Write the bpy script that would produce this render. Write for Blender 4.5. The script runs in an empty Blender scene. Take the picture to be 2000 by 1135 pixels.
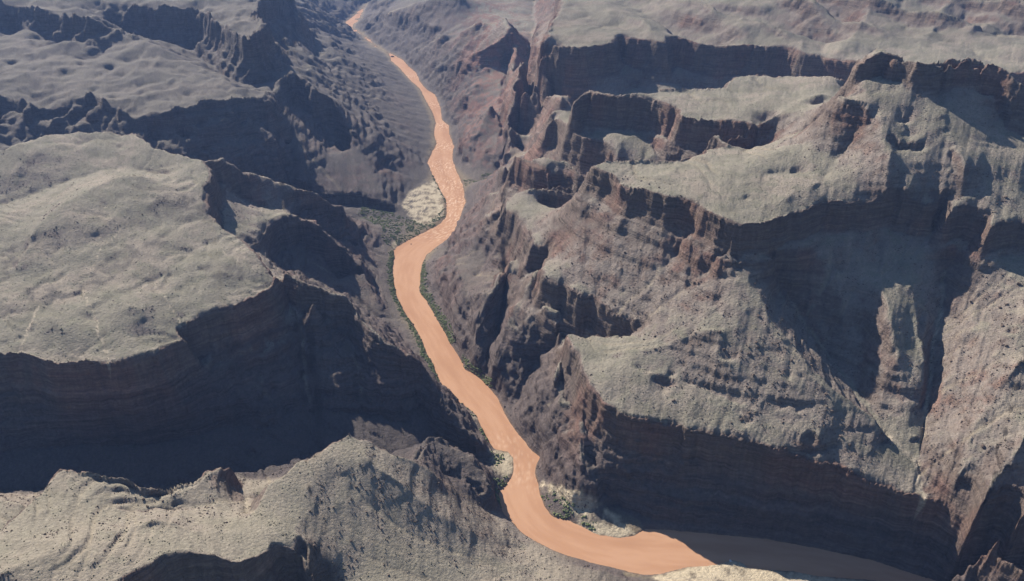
import bpy, math, random, os
import numpy as np

FAST = False
sc = bpy.context.scene
C = bpy.context.collection
R = math.radians

# ------------------------------------------------------------------ camera
CAM_H = 1100.0
PITCH = R(29.2)
F = 1500.0
cam = bpy.data.objects.new('camera', bpy.data.cameras.new('camera'))
C.objects.link(cam)
cam.location = (0, 0, CAM_H)
cam.rotation_euler = (R(90) - PITCH, 0, 0)
cam.data.sensor_width = 36.0
cam.data.lens = 36.0 * F / 2000.0
cam.data.clip_start = 1.0
cam.data.clip_end = 60000.0
sc.camera = cam

# ------------------------------------------------------------------ light
SUN_AZ = R(-37)      # from +Y, negative = to the left
SUN_EL = R(32.5)
world = bpy.data.worlds.new('World'); sc.world = world; world.use_nodes = True
nt = world.node_tree; nt.nodes.clear()
sky = nt.nodes.new('ShaderNodeTexSky'); sky.sky_type = 'NISHITA'; sky.sun_disc = False
sky.ozone_density = 4.0; sky.air_density = 1.3; sky.dust_density = 0.3; sky.sun_elevation = SUN_EL; sky.sun_rotation = SUN_AZ
bg = nt.nodes.new('ShaderNodeBackground'); bg.inputs['Strength'].default_value = 0.05
wo = nt.nodes.new('ShaderNodeOutputWorld')
nt.links.new(sky.outputs[0], bg.inputs[0]); nt.links.new(bg.outputs[0], wo.inputs[0])
sun = bpy.data.objects.new('sun', bpy.data.lights.new('sun', 'SUN')); C.objects.link(sun)
sun.data.energy = 5.0; sun.data.angle = R(0.53); sun.data.color = (1.0, 0.90, 0.76)
sdir = (math.sin(SUN_AZ)*math.cos(SUN_EL), math.cos(SUN_AZ)*math.cos(SUN_EL), math.sin(SUN_EL))
from mathutils import Vector
sun.rotation_euler = Vector(sdir).to_track_quat('Z', 'Y').to_euler()
sun.location = (0, 0, 3000)
sc.view_settings.view_transform = 'Standard'; sc.view_settings.look = 'None'
sc.view_settings.gamma = 1.0; sc.view_settings.exposure = 0.88
sc.view_settings.use_curve_mapping = False
sc.cycles.max_bounces = 6; sc.cycles.diffuse_bounces = 3; sc.cycles.volume_bounces = 1
sc.cycles.use_denoising = True

# ------------------------------------------------------------------ survey helpers
cP, sP = math.cos(PITCH), math.sin(PITCH)
def at(px, py, z):
    """a point of the place surveyed from the photograph: bearing + its elevation above the river"""
    dx = (px - 1000.0) / F; dy = (567.5 - py) / F
    dyw = cP + dy * sP; dzw = -sP + dy * cP
    t = (z - CAM_H) / dzw
    return (dx * t, dyw * t, z)
def pts(*a): return [at(*p) for p in a]
def zline(z, *a): return [at(p[0], p[1], z) for p in a]

rng = np.random.default_rng(7)

# ---- gradient noise
_perm = rng.permutation(512).astype(np.int32)
_perm = np.concatenate([_perm, _perm, _perm])
_ang = rng.random(512) * 2 * np.pi
_gx, _gy = np.cos(_ang).astype(np.float32), np.sin(_ang).astype(np.float32)
def noise(x, y, seed=0):
    xi = np.floor(x); yi = np.floor(y)
    xf = (x - xi).astype(np.float32); yf = (y - yi).astype(np.float32)
    xi = (xi.astype(np.int64) + seed * 37) & 511; yi = (yi.astype(np.int64) + seed * 91) & 511
    u = xf * xf * xf * (xf * (xf * 6 - 15) + 10); v = yf * yf * yf * (yf * (yf * 6 - 15) + 10)
    def g(ix, iy, fx, fy):
        h = _perm[_perm[ix & 511] + (iy & 511)]
        return _gx[h] * fx + _gy[h] * fy
    a = g(xi, yi, xf, yf); b = g(xi + 1, yi, xf - 1, yf)
    c = g(xi, yi + 1, xf, yf - 1); d = g(xi + 1, yi + 1, xf - 1, yf - 1)
    return 1.45 * ((a + u * (b - a)) * (1 - v) + (c + u * (d - c)) * v)
def fbm(x, y, oct=4, seed=0, gain=0.5):
    s = 0; a = 1.0; f = 1.0
    for o in range(oct):
        s = s + a * noise(x * f, y * f, seed + o * 3); a *= gain; f *= 2.03
    return s
def ridged(x, y, oct=4, seed=0, gain=0.5):
    s = 0; a = 1.0; f = 1.0
    for o in range(oct):
        s = s + a * (1 - 2 * np.abs(noise(x * f, y * f, seed + o * 3))); a *= gain; f *= 2.1
    return s
def noise3(x, y, z, seed=0):
    zi = np.floor(z); w = (z - zi).astype(np.float32); w = w * w * w * (w * (w * 6 - 15) + 10)
    # two slices of the plane noise, each slid by its own offset
    o1 = (zi * 17.13) % 97; o2 = ((zi + 1) * 17.13) % 97; p1 = (zi * 29.71) % 89; p2 = ((zi + 1) * 29.71) % 89
    a = noise(x + o1, y + p1, seed); b = noise(x + o2, y + p2, seed)
    return a + w * (b - a)
def sstep(a, b, x):
    t = np.clip((x - a) / (b - a), 0, 1); return t * t * (3 - 2 * t)

# ------------------------------------------------------------------ the survey: river banks
bank_left = zline(0, (722,2),(714,8),(700,22),(685,35),(673,43),(680,55),(695,63),(706,68),(714,78),(735,90),(748,100),(759,106),(762,118),
    (778,132),(800,157),(818,172),(830,195),(845,222),(850,240),(846,262),(852,280),(833,318),(846,345),(862,375),(872,395),(870,425),
    (855,440),(840,448),(800,468),(775,482),(768,490),(770,503),(766,525),(768,550),(775,580),(790,610),(805,632),(822,660),(832,690),
    (845,710),(850,730),(870,765),(895,785),(915,798),(930,812),(940,835),(955,865),(965,878),(978,880),(992,882),(1002,895),(1003,915),
    (998,935),(985,950),(975,958),(973,970),(976,990),(985,1005),(1000,1020),(1020,1042),(1050,1060),(1080,1075),(1110,1086),(1150,1098),
    (1200,1110),(1260,1124),(1290,1122),(1340,1108),(1365,1107),(1400,1104),(1430,1094),(1450,1100),(1462,1110),(1500,1113),(1550,1116),(1600,1126),
    (1680,1132),(1740,1138),(1850,1160),(2000,1195),(2200,1250))
bank_right = zline(0, (728,2),(716,10),(707,28),(700,42),(690,48),(692,57),(708,66),(722,76),(738,90),(752,100),(768,106),(790,118),(800,130),
    (815,142),(822,160),(835,175),(852,185),(862,210),(865,235),(878,245),(880,265),(888,285),(885,310),(893,335),(900,350),(908,375),
    (910,395),(898,430),(885,462),(868,472),(850,485),(835,497),(828,510),(822,535),(820,570),(835,590),(850,615),(870,650),(880,670),
    (900,700),(910,720),(935,735),(960,760),(975,780),(985,805),(1000,830),(1020,855),(1040,880),(1057,893),(1048,910),(1045,925),
    (1052,945),(1055,965),(1065,990),(1080,1010),(1110,1015),(1140,1030),(1170,1045),(1210,1050),(1240,1046),(1262,1032),(1300,1034),(1400,1043),
    (1500,1052),(1600,1071),(1700,1092),(1780,1118),(1850,1140),(2000,1172),(2200,1220))

L = []        # plain breaklines
CL = []       # cliffs: (rim points, side, [(offset m, drop m), ...])
def line(*a): L.append(pts(*a))
def cliff(side, prof, *a): CL.append((pts(*a), side, prof))

# side: +1 the drop is to the right of the walking direction, -1 to the left
# --- foreground hill, left
line((-250,1120,250),(-120,1075,245),(0,1038,240),(53,989,238),(116,916,236),(150,920,232),(197,932,226),(264,943,218),(300,955,212),(335,957,208),
     (388,936,198),(423,908,188),(455,911,172),(462,922,160))
cliff(-1, [(14,45),(60,100)], (-120,1072,245),(0,1036,240),(53,987,238),(116,914,236),(197,930,226),(300,953,212),(388,934,198),(423,906,188))
line((-60,965,120),(0,975,125),(40,985,150))
line((486,1006,172),(478,975,150),(468,945,128),(458,918,105))
line((540,1035,196),(497,1008,190),(510,975,194),(522,950,196),(578,908,198),(634,876,198),(649,860,199),(680,850,200),(716,857,190),(734,866,182),
     (769,888,165),(790,893,158),(811,898,150),(825,911,138),(861,932,115),(882,960,90),(910,975,64),(938,989,34),(962,1000,8))
cliff(-1, [(10,30),(45,75)], (522,948,196),(578,906,198),(634,874,198),(680,848,200),(716,855,190),(769,886,160))
line((-200,1135,285),(0,1120,280),(100,1080,268),(200,1040,252),(300,1020,240),(400,1040,225),(480,1045,208),(540,1045,197))
line((230,990,224),(310,985,205),(400,985,190),(470,1000,180))
cliff(1, [(8,40),(30,85),(80,120)], (180,1200,262),(243,1133,255),(303,1101,248),(321,1087,246),(377,1077,240),(448,1094,226),(472,1098,222),(518,1077,208),(540,1062,199))
line((540,1062,199),(585,1075,188),(600,1110,178),(625,1150,168))
cliff(1, [(6,16),(14,24)], (570,1075,190),(590,1045,190),(604,1060,186),(606,1085,182))
line((680,850,200),(720,903,184),(790,950,155),(850,1000,122),(930,1045,74),(990,1068,32),(1022,1072,14))
line((650,900,192),(700,975,160),(780,1030,128),(870,1070,97),(960,1105,62),(1050,1122,32))
line((600,960,190),(640,1030,166),(720,1090,132),(820,1130,104),(900,1170,86))
line((1100,1105,14),(1150,1110,18),(1210,1122,14),(1240,1135,14))
line((700,1180,140),(900,1230,95),(1200,1220,45),(1600,1250,40))
line((1215,1128,3),(1290,1126,4),(1340,1116,3),(1400,1112,4),(1430,1102,3.5),(1470,1120,3),(1600,1134,2))
# --- tributary canyon behind the foreground hill
line((-400,985,105),(-200,965,88),(0,955,74),(150,955,66),(300,950,60),(450,935,50),(560,905,42),(650,880,36),(740,880,28),(804,893,14),(860,880,9),(910,885,5),(945,903,2.5),(972,905,1.5))
line((-300,900,100),(0,880,86),(150,865,80),(300,860,74),(450,830,66),(560,835,52),(650,835,44),(720,850,36),(790,875,24))
# dark spur beside its mouth
line((815,893,118),(830,868,95),(847,853,82),(880,868,76),(912,893,62),(945,925,52),(965,955,38),(975,985,12))
line((870,930,60),(905,935,52),(935,960,36))
# --- big mesa, left
LMrim = ((-500,700,262),(-150,692,256),(0,692,252),(28,688,250),(42,688,250),(70,700,249),(110,709,248),(150,707,248),(200,707,248),(214,709,247),(250,704,248),(300,690,250),
      (330,673,250),(357,660,251),(350,640,252),(372,632,253),(400,620,254),(450,605,255),(500,582,257),(530,565,258),(537,545,259),(527,528,262),(512,510,266),(490,488,273),(455,452,285),(432,435,294),(410,420,302),
      (403,385,320),(412,345,335),(405,314,346))
cliff(1, [(5,38),(14,72)], *LMrim[:17])
cliff(1, [(6,32),(18,66)], *LMrim[16:])
line((-500,320,352),(-150,300,354),(0,297,356),(50,285,358),(90,268,361),(115,262,362),(170,259,363),(230,262,361),(262,263,358),(285,279,354),(310,291,352),(345,301,350),(370,309,348),(405,314,346))
cliff(-1, [(15,40),(70,120)], (-500,318,352),(-150,298,354),(0,295,356),(90,266,361),(170,257,363),(262,261,358),(310,289,352),(370,307,348))
line((30,520,285),(80,440,318),(120,398,340),(180,365,351),(226,346,358),(254,342,359),(300,350,351),(340,370,334),(385,388,320))
line((-150,420,286),(0,395,291),(60,375,297),(150,350,306),(250,322,326),(330,333,332))
line((40,500,282),(70,470,300),(80,440,318))
line((200,400,326),(215,450,306),(230,480,294))
line((300,440,306),(400,480,285),(460,520,272))
line((-150,600,262),(0,590,264),(20,520,272),(0,470,285))
line((60,640,258),(100,625,268),(130,645,262)); line((235,625,263),(262,605,273),(300,625,263)); line((395,548,271),(430,533,281),(470,545,269))
line((160,560,268),(168,585,262),(188,625,256),(192,650,253),(205,680,249),(214,709,246))
line((305,565,266),(325,590,261),(345,620,255),(356,640,250))
line((75,600,264),(55,645,254),(38,685,248))
# flank and spurs between the mesa and the river
line((405,314,346),(430,306,328),(475,332,288),(525,346,248),(590,371,214),(630,379,190),(672,404,148),(676,410,140))
cliff(1, [(6,40),(14,70),(60,105)], (590,373,212),(630,381,188),(660,396,160),(674,405,146),(668,402,148))
line((455,380,230),(500,400,205),(560,410,185))
line((490,460,225),(513,455,215),(530,438,207),(554,424,203),(582,420,200),(603,424,195),(615,438,182),(643,460,152),(665,478,126),(684,503,98),(704,525,72),(722,560,48),(738,600,28),(742,612,20))
cliff(1, [(6,45),(16,80)], (513,457,213),(530,440,205),(554,426,201),(582,422,198),(603,426,193),(615,440,180),(643,462,150),(665,480,124),(684,505,95))
line((540,520,120),(600,545,80),(660,560,52),(700,590,36),(730,625,20))
line((537,545,258),(561,533,248),(589,549,250),(610,556,245),(639,565,238),(667,572,228),(677,586,218),(686,598,208),(705,625,197),(715,637,192),(728,658,184),(758,673,174),(773,686,165),(794,694,156),(815,707,143),(830,727,122),(840,750,110),(860,790,88),(890,820,70),(920,850,54),(945,872,30),(960,880,8))
cliff(1, [(6,32),(20,58)], (589,551,248),(610,558,243),(639,567,236),(667,574,226),(686,600,206),(715,639,190),(758,675,172),(794,696,154),(830,729,120),(862,792,86),(892,823,68))
line((560,800,62),(640,800,54),(720,802,46),(770,820,38),(820,846,30),(862,870,16))
line((612,582,232),(603,604,206),(596,631,168),(588,660,146),(590,700,118),(588,750,88),(595,800,62))
# left bank slopes and fans
line((700,480,42),(720,520,32),(745,580,16),(775,630,10),(810,690,14))
line((690,430,20),(720,420,14),(760,430,8),(800,440,6),(830,440,3)); line((770,470,5),(750,480,12),(735,500,20))
line((690,412,24),(740,410,17),(790,425,9),(825,438,4))
line((830,350,6),(800,375,10),(780,395,13),(800,410,10),(850,400,5))
# tributary canyon two
line((-400,330,210),(-100,325,190),(150,330,165),(300,362,140),(420,366,105),(520,380,72),(600,392,48),(660,402,32),(700,408,22))
cliff(1, [(5,22),(14,36)], (560,345,92),(600,362,78),(640,375,66),(690,376,60),(735,385,50),(770,402,28))
# far left spur and the long slope to the river
line((545,158,322),(570,142,332),(585,150,322),(615,172,298),(645,187,268),(660,205,240),(675,225,210),(692,262,160),(705,300,112),(720,335,84),(745,375,58))
cliff(1, [(10,45),(30,90)], (548,160,320),(572,145,328),(588,153,316),(615,175,294),(645,190,262),(675,228,204),(692,265,154))
line((560,280,170),(590,275,175),(620,300,140),(640,340,95)); line((630,250,150),(650,300,115))
line((690,150,150),(720,190,110),(760,250,70),(810,300,28),(838,325,8)); line((740,150,70),(780,200,42),(820,230,20)); line((650,110,200),(700,120,110),(745,125,40))
line((760,330,42),(800,345,24),(835,355,7))
# second plateau, left
L2 = ((-500,215,340),(-120,200,335),(0,185,332),(60,200,325),(120,198,324),(175,195,322),(220,214,316),(260,234,308),(320,228,308),(370,222,308),(420,212,312),(455,203,314),(490,196,316),(520,194,316))
cliff(1, [(10,22),(70,58),(190,118)], *L2)
line((455,203,314),(500,240,262),(529,268,222),(545,300,180),(552,320,150))
line((220,214,316),(240,275,250),(260,315,185)); line((330,228,306),(350,290,235),(370,330,180)); line((60,200,325),(40,240,270),(20,280,215))
cliff(1, [(15,60),(60,105)], (-500,20,500),(-120,12,490),(0,10,480),(40,14,476),(80,22,472),(130,32,468),(180,42,464))
line((190,40,466),(240,60,430),(290,85,392),(350,120,356),(420,160,336),(480,188,320),(530,186,316))
line((0,110,362),(100,92,368),(160,95,366),(230,130,352)); line((60,150,340),(200,150,340),(330,165,335))
cliff(1, [(12,70),(30,115),(90,150)], (250,12,470),(330,22,456),(384,24,452),(427,49,450),(458,67,449),(483,78,448),(507,68,448),(520,53,450),(497,33,454),(512,8,458),(545,-8,464),(560,-30,470))
line((-300,-30,560),(100,-30,540),(300,-30,520),(560,-40,480))
line((590,20,215),(600,60,185),(610,100,215),(600,140,280)); line((560,-20,300),(600,5,200),(622,22,120),(645,36,45),(660,44,12))
line((565,45,240),(600,60,170),(640,66,95),(668,72,45),(690,82,20),(720,94,8))
# --- far right: red mounds
line((740,20,40),(760,18,150),(790,12,220),(830,2,290),(900,-10,350))
cliff(1, [(20,50),(60,90)], (745,28,120),(770,18,200),(800,30,190),(830,38,200),(850,60,170))
line((985,30,362),(1000,62,330),(960,80,290),(938,92,262),(910,106,215),(889,121,165),(870,135,90))
cliff(1, [(14,40),(40,70)], (960,82,286),(938,95,256),(910,109,208),(889,124,156))
line((870,60,230),(850,85,150),(800,100,50)); line((940,40,330),(900,60,260))
line((1005,86,268),(998,116,252),(990,176,228),(996,243,188),(992,300,128),(975,330,50),(955,345,14))
cliff(1, [(10,45),(30,100)], (1008,86,266),(1001,116,250),(993,176,226),(999,243,186),(995,300,124))
line((930,160,150),(900,200,80),(880,230,20)); line((960,200,170),(930,260,100),(900,310,25)); line((905,165,110),(872,190,22)); line((950,290,75),(920,320,25))
# tributary canyon three and the dark slot behind the red mounds
line((905,360,1.5),(940,352,8),(975,341,20),(1010,292,48),(1032,232,80),(1030,195,138),(1033,134,178),(1040,75,218),(1045,0,258)); line((1032,250,78),(1060,245,110),(1100,240,170),(1200,225,240),(1330,212,285),(1450,205,310),(1600,190,340))
# --- far plateau
FPt = ((1095,-20,492),(1088,22,482),(1070,52,470),(1058,80,461),(1090,88,460),(1136,92,458),(1199,85,460),(1212,70,464),(1300,85,460),(1318,75,462),(1416,88,460),(1455,85,461),(1497,92,460),(1533,92,460),(1561,106,452),(1607,113,450),(1652,120,448),(1760,135,450),(1900,140,455),(2100,145,460),(2500,160,470))
cliff(1, [(8,55),(22,105),(110,160)], *FPt)
line((1150,0,492),(1300,0,496),(1420,0,506),(1500,0,520),(1620,0,532),(1750,0,540),(1900,0,546),(2200,0,556)); line((1400,40,482),(1500,55,484),(1640,60,488),(1800,65,492),(2000,60,500),(2300,70,510))
line((1500,10,524),(1450,45,494),(1425,75,472)); line((1600,0,545),(1580,45,504),(1562,90,470)); line((1640,0,528),(1650,50,484),(1600,100,458)); line((1700,0,556),(1690,50,506),(1640,100,470)); line((1760,0,535),(1770,60,486)); line((1850,0,560),(1825,50,512),(1790,100,474)); line((1960,10,556),(1900,60,510)); line((1900,0,540),(1880,40,502))
line((-300,-70,640),(300,-75,560),(560,-80,300),(700,-40,30),(740,-60,60),(900,-60,420),(1060,-70,400),(1150,-70,560),(1600,-70,640),(2300,-70,670))
# --- mid plateau
MP = ((1121,200,430),(1140,184,442),(1150,178,446),(1163,185,444),(1190,188,443),(1235,192,442),(1273,194,442),(1286,200,441),(1303,206,440),(1324,215,439),(1330,228,436),(1362,231,437),(1406,236,438),(1459,243,440),(1483,241,444))
cliff(1, [(5,50),(14,82),(50,105)], *MP)
cliff(-1, [(10,50),(30,90)], (1121,196,430),(1140,181,442),(1152,175,447),(1190,182,447),(1235,183,450),(1270,178,455),(1300,172,458),(1340,170,462),(1406,168,466),(1420,158,470),(1448,146,474),(1525,146,478),(1652,150,500))
line((1483,241,446),(1540,210,470),(1600,180,495)); line((1350,200,452),(1450,205,458),(1530,180,476))
line((1074,223,338),(1078,217,342),(1116,216,348),(1142,228,352))
cliff(1, [(5,45),(14,85),(60,125)], (1070,232,334),(1087,235,334),(1095,245,333),(1106,259,331),(1129,268,331),(1157,274,330),(1184,287,328),(1207,306,322))
line((1190,262,345),(1210,284,335),(1260,256,350),(1310,270,364),(1340,290,350),(1362,302,342))
line((1000,345,110),(1040,358,170),(1090,362,205),(1150,362,240),(1230,335,285),(1330,318,310))
line((1035,200,150),(1060,215,230),(1072,190,260),(1100,185,330)); line((1030,260,110),(1050,255,200),(1040,280,150)); line((1010,300,80),(1030,295,130),(1055,300,150))
# spur butte
cliff(1, [(4,45),(12,75),(40,95)], (998,306,312),(1009,309,316),(1034,320,316),(1059,332,314),(1100,345,314),(1138,349,320),(1156,340,335))
cliff(-1, [(5,40),(14,75)], (998,303,312),(1011,303,318),(1040,310,322),(1066,307,328),(1108,313,332),(1136,326,338))
line((985,318,200),(975,335,100))
# --- upper plateau
UP = ((1150,326,416),(1157,330,418),(1174,335,420),(1195,340,420),(1201,350,418),(1220,365,416),(1233,369,417),(1265,374,418),(1290,382,418),(1313,390,418),(1342,394,418),(1377,412,418),(1420,433,417),(1438,440,416),(1469,437,417),(1501,433,418),(1513,421,419),
      (1519,425,418),(1561,415,420),(1603,395,424),(1688,398,420),(1755,388,422),(1822,404,416),(1838,385,423),(1853,414,414),(1890,405,418),(1931,419,412),(1934,442,406),(1955,433,408),(2000,429,408),(2150,440,408),(2400,470,408))
cliff(1, [(4,32),(10,54),(30,66)], *UP)
cliff(-1, [(5,40),(16,70),(60,110)], (1150,322,416),(1180,315,420),(1205,309,422),(1260,310,423),(1330,312,424),(1365,304,425),(1380,290,426),(1395,287,428),(1427,284,430),(1400,266,428),(1384,263,426))
line((1384,263,426),(1476,250,430),(1497,238,430)); line((1430,300,432),(1520,280,447),(1600,240,473)); line((1300,350,423),(1450,350,432),(1560,340,438))
line((1470,400,424),(1540,385,436),(1600,360,443))
line((1690,152,604),(1690,211,562),(1675,245,522),(1655,285,484),(1610,345,444),(1590,380,434))
BT = ((1653,157,587),(1663,131,621),(1681,119,641),(1707,106,657),(1719,100,661),(1743,101,661),(1752,108,658),(1773,112,656),(1789,120,653),(1802,122,652),(1825,122,652),(1852,118,653),(1881,117,653),(1910,118,651),(1935,121,648),(1957,135,637),(1978,150,625),(2000,165,611),(2060,205,569),(2150,260,511))
cliff(1, [(6,32),(16,55)], *BT)
BTb = [(x + 10, y + 55, z - 2) for x, y, z in pts(*BT)]
L.append(BTb[3:]); CL.append((BTb[2:], -1, [(12, 60), (40, 120), (140, 180)]))
line((1741,150,598),(1790,165,584),(1836,150,600),(1860,158,594),(1900,170,580),(1940,205,550),(1975,240,524),(2060,300,480))
line((1720,230,546),(1740,300,501),(1730,370,448)); line((1760,240,532),(1790,320,480),(1770,380,438)); line((1836,152,600),(1840,225,548),(1850,270,515),(1880,340,470),(1890,385,430)); line((1865,300,494),(1842,370,444))
cliff(1, [(4,14),(12,18)], (1735,262,523),(1760,275,514),(1795,280,510)); cliff(1, [(4,12),(10,16)], (1640,182,580),(1655,190,578),(1688,198,572))
# slopes below the upper plateau
line((1110,650,186),(1150,656,188),(1200,661,196),(1240,656,212),(1270,632,233),(1300,602,256),(1340,562,286),(1380,522,322),(1420,494,350))
line((1430,493,350),(1448,531,330),(1480,577,306),(1508,627,282),(1540,670,260),(1589,732,234),(1645,775,211),(1700,815,190),(1725,840,178))
line((1490,500,335),(1535,570,268),(1590,655,214),(1640,720,186),(1685,785,170),(1712,830,164),(1760,868,158),(1788,900,146),(1795,940,136),(1804,974,126))
line((1600,455,362),(1640,560,290),(1676,640,238),(1690,700,208))
line((1755,500,328),(1772,550,302),(1788,620,266),(1798,700,232),(1798,780,192)); line((1712,470,342),(1720,505,322),(1720,560,298),(1738,620,276),(1756,700,238),(1772,780,190),(1784,850,166))
line((1844,455,366),(1846,520,306),(1841,600,256),(1822,680,216),(1815,760,186),(1803,850,162),(1800,895,151))
line((1856,468,352),(1880,472,350),(1900,482,344)); line((1960,560,307),(1900,640,261),(1860,720,222),(1840,800,190))
line((2000,540,323),(2100,560,327)); line((2000,700,280),(1950,760,243),(1900,850,202),(1870,930,172)); line((2000,850,233),(1950,930,196),(1910,1000,170)); line((2000,620,295),(1930,700,253))
line((2100,900,246),(2000,1000,190),(1950,1040,172))
# lower rim, right foreground
RF = ((1104,652,186),(1112,668,184),(1128,700,182),(1132,720,181),(1150,755,178),(1180,790,175),(1210,808,173),(1240,815,171),(1280,822,169),(1320,833,167),(1360,845,165),(1400,852,164),(1470,866,162),(1520,880,160),(1560,892,154),(1600,902,149),(1640,913,144),(1700,941,136),(1750,958,131),(1804,976,125),(1840,992,122),(1880,1020,118),(1886,1040,114))
cliff(1, [(4,42),(12,72),(40,104)], *RF[5:])
cliff(1, [(5,42),(16,70)], *RF[:6])
cliff(1, [(4,45),(14,80),(40,110)], (1890,1030,142),(1910,1040,142),(1950,1072,140),(2000,1108,138),(2100,1170,135))
line((1200,720,192),(1300,740,198),(1400,770,196),(1500,810,188),(1600,855,176)); line((1250,690,212),(1330,660,246),(1400,640,272)); line((1290,770,180),(1320,720,208),(1340,660,244)); line((1450,830,172),(1440,760,206),(1420,700,240)); line((1560,860,172),(1560,800,196),(1540,740,228))
line((1136,735,178),(1140,790,132),(1135,850,96),(1140,900,76),(1165,945,50),(1182,970,14))
line((1200,985,10),(1250,1015,6))
line((1080,850,60),(1060,880,20)); line((1100,920,45),(1070,930,10)); line((1095,780,110),(1060,830,55),(1035,860,12)); line((1060,760,90),(1030,800,45))
line((1100,680,150),(1085,740,115),(1070,800,75))
# middle right slopes with their rim
LRa = ((985,388,238),(977,407,235),(990,412,235),(1010,428,234),(1016,438,233),(1024,450,232),(1028,459,232),(1033,479,232),(1055,481,235),(1073,480,236),(1075,490,235),(1068,503,232),(1051,523,229),(1058,545,227),(1080,552,226),(1100,556,226),(1121,574,224),(1136,584,223),(1154,579,224),(1176,596,222),(1200,616,220),(1223,624,220),(1241,626,222))
cliff(1, [(4,38),(12,62)], *LRa)
line((985,386,238),(1004,378,252),(1026,374,264),(1041,369,272),(1070,370,278),(1110,372,290),(1140,372,304))
cliff(-1, [(10,30),(30,60)], (1004,376,252),(1041,367,272),(1070,368,278),(1110,369,290),(1138,369,303))
line((1340,470,337),(1290,530,290),(1258,590,248),(1243,624,224))
line((1243,645,200),(1200,656,180),(1160,659,155),(1115,656,125),(1085,676,95),(1050,706,65),(1015,770,26),(993,808,2))
line((975,408,200),(940,430,150),(908,458,95),(893,478,40)); line((890,480,44),(888,510,84),(898,545,96),(905,600,80),(920,650,62),(932,692,44),(955,725,22))
line((1000,505,168),(965,562,138),(937,605,106),(926,655,78),(935,692,48)); line((985,520,118),(985,580,96),(978,640,66),(958,690,40),(948,722,22))
line((1048,525,190),(1033,556,176),(1010,600,138),(986,650,102),(966,700,70),(985,760,30))
line((1060,592,176),(1075,622,158),(1092,642,150)); line((950,470,120),(960,500,105),(930,540,90)); line((930,400,90),(950,380,130),(975,385,190)); line((925,370,22),(960,365,60),(985,372,140))
line((845,500,8),(870,500,26),(880,480,20)); line((840,560,10),(870,590,28),(890,620,40)); line((870,640,10),(900,660,30)); line((905,710,8),(935,715,24)); line((965,755,6),(985,770,20))

# ------------------------------------------------------------------ height grid (square cells growing with distance)
S0, S1, UM = 520.0, 11000.0, 0.86
CY = 200.0
DU = 0.0022 if not FAST else 0.0036
NU = int(2 * UM / DU) + 1
NV = int(math.log(S1 / S0) / DU) + 1
def to_grid(x, y):
    s = np.maximum(np.asarray(y) + CY, 50.0)
    return (np.asarray(x) / s + UM) / DU, np.log(s / S0) / DU
def densify(P, step=1.0, wig=0.0, seed=0):
    P = np.asarray(P, float); out = []
    for a, b in zip(P[:-1], P[1:]):
        ga = np.array(to_grid(a[0], a[1])); gb = np.array(to_grid(b[0], b[1]))
        n = max(2, int(np.hypot(*(gb - ga)) * 1.6 / step) + 1)
        t = np.linspace(0, 1, n, endpoint=False)[:, None]
        out.append(a + (b - a) * t)
    out.append(P[-1:]); Q = np.concatenate(out)
    if wig > 0:
        s = Q[:, 1] + CY
        sc_ = np.clip(s, 0, 2600)
        Q[:, 0] += wig * 0.004 * sc_ * fbm(Q[:, 0] / (0.02 * 1600) , Q[:, 1] / (0.02 * 1600), 3, 11 + seed)
        Q[:, 1] += wig * 0.004 * sc_ * fbm(Q[:, 0] / (0.02 * 1600) + 77, Q[:, 1] / (0.02 * 1600), 3, 23 + seed)
    return Q
def smooth_xy(Q, it=6):
    for _ in range(it):
        Q[1:-1, :] = 0.25 * Q[:-2] + 0.5 * Q[1:-1] + 0.25 * Q[2:]
    return Q
def offset(Q, side, d):
    T = np.gradient(smooth_xy(Q[:, :2].copy(), 60), axis=0)
    n = np.stack([T[:, 1], -T[:, 0]], 1); n /= np.maximum(np.linalg.norm(n, axis=1, keepdims=True), 1e-6)
    R_ = Q.copy(); R_[:, :2] += n * side * d
    return R_

acc = np.zeros((NV, NU)); cnt = np.zeros((NV, NU))
def put(Q, w=1.0):
    gu, gv = to_grid(Q[:, 0], Q[:, 1])
    iu = np.rint(gu).astype(int); iv = np.rint(gv).astype(int)
    ok = (iu >= 0) & (iu < NU) & (iv >= 0) & (iv < NV)
    np.add.at(acc, (iv[ok], iu[ok]), Q[ok, 2] * w); np.add.at(cnt, (iv[ok], iu[ok]), w)
for k, P in enumerate(L): put(densify(P, wig=0.5), 1.0)
for k, (P, side, prof) in enumerate(CL):
    Q = densify(P, wig=0.7); put(Q, 6.0)
    for d, drop in prof:
        sc_d = np.interp(Q[:, 1], [600, 1600, 3500], [0.9, 1.0, 1.5])
        T = offset(Q, side, d * sc_d[:, None]) if False else offset(Q, side, d)
        T[:, 2] = np.maximum(T[:, 2] - drop, 2.0)
        dm = np.full(len(T), 1e9)
        for k0 in range(0, len(Q), 400):
            dd = np.hypot(T[:, None, 0] - Q[None, k0:k0+400:2, 0], T[:, None, 1] - Q[None, k0:k0+400:2, 1]).min(1); dm = np.minimum(dm, dd)
        put(T[dm > 0.75 * d], 0.15)
bl = densify(bank_left, wig=0.25); br = densify(bank_right, wig=0.25)
for Q in (bl, br): 
    q = Q.copy(); q[:, 2] = 0.8; put(q, 500.0)
jj, ii = np.mgrid[0:NV, 0:NU]
Sg = S0 * np.exp(jj * DU); Xg = (ii * DU - UM) * Sg; Yg = Sg - CY
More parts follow.
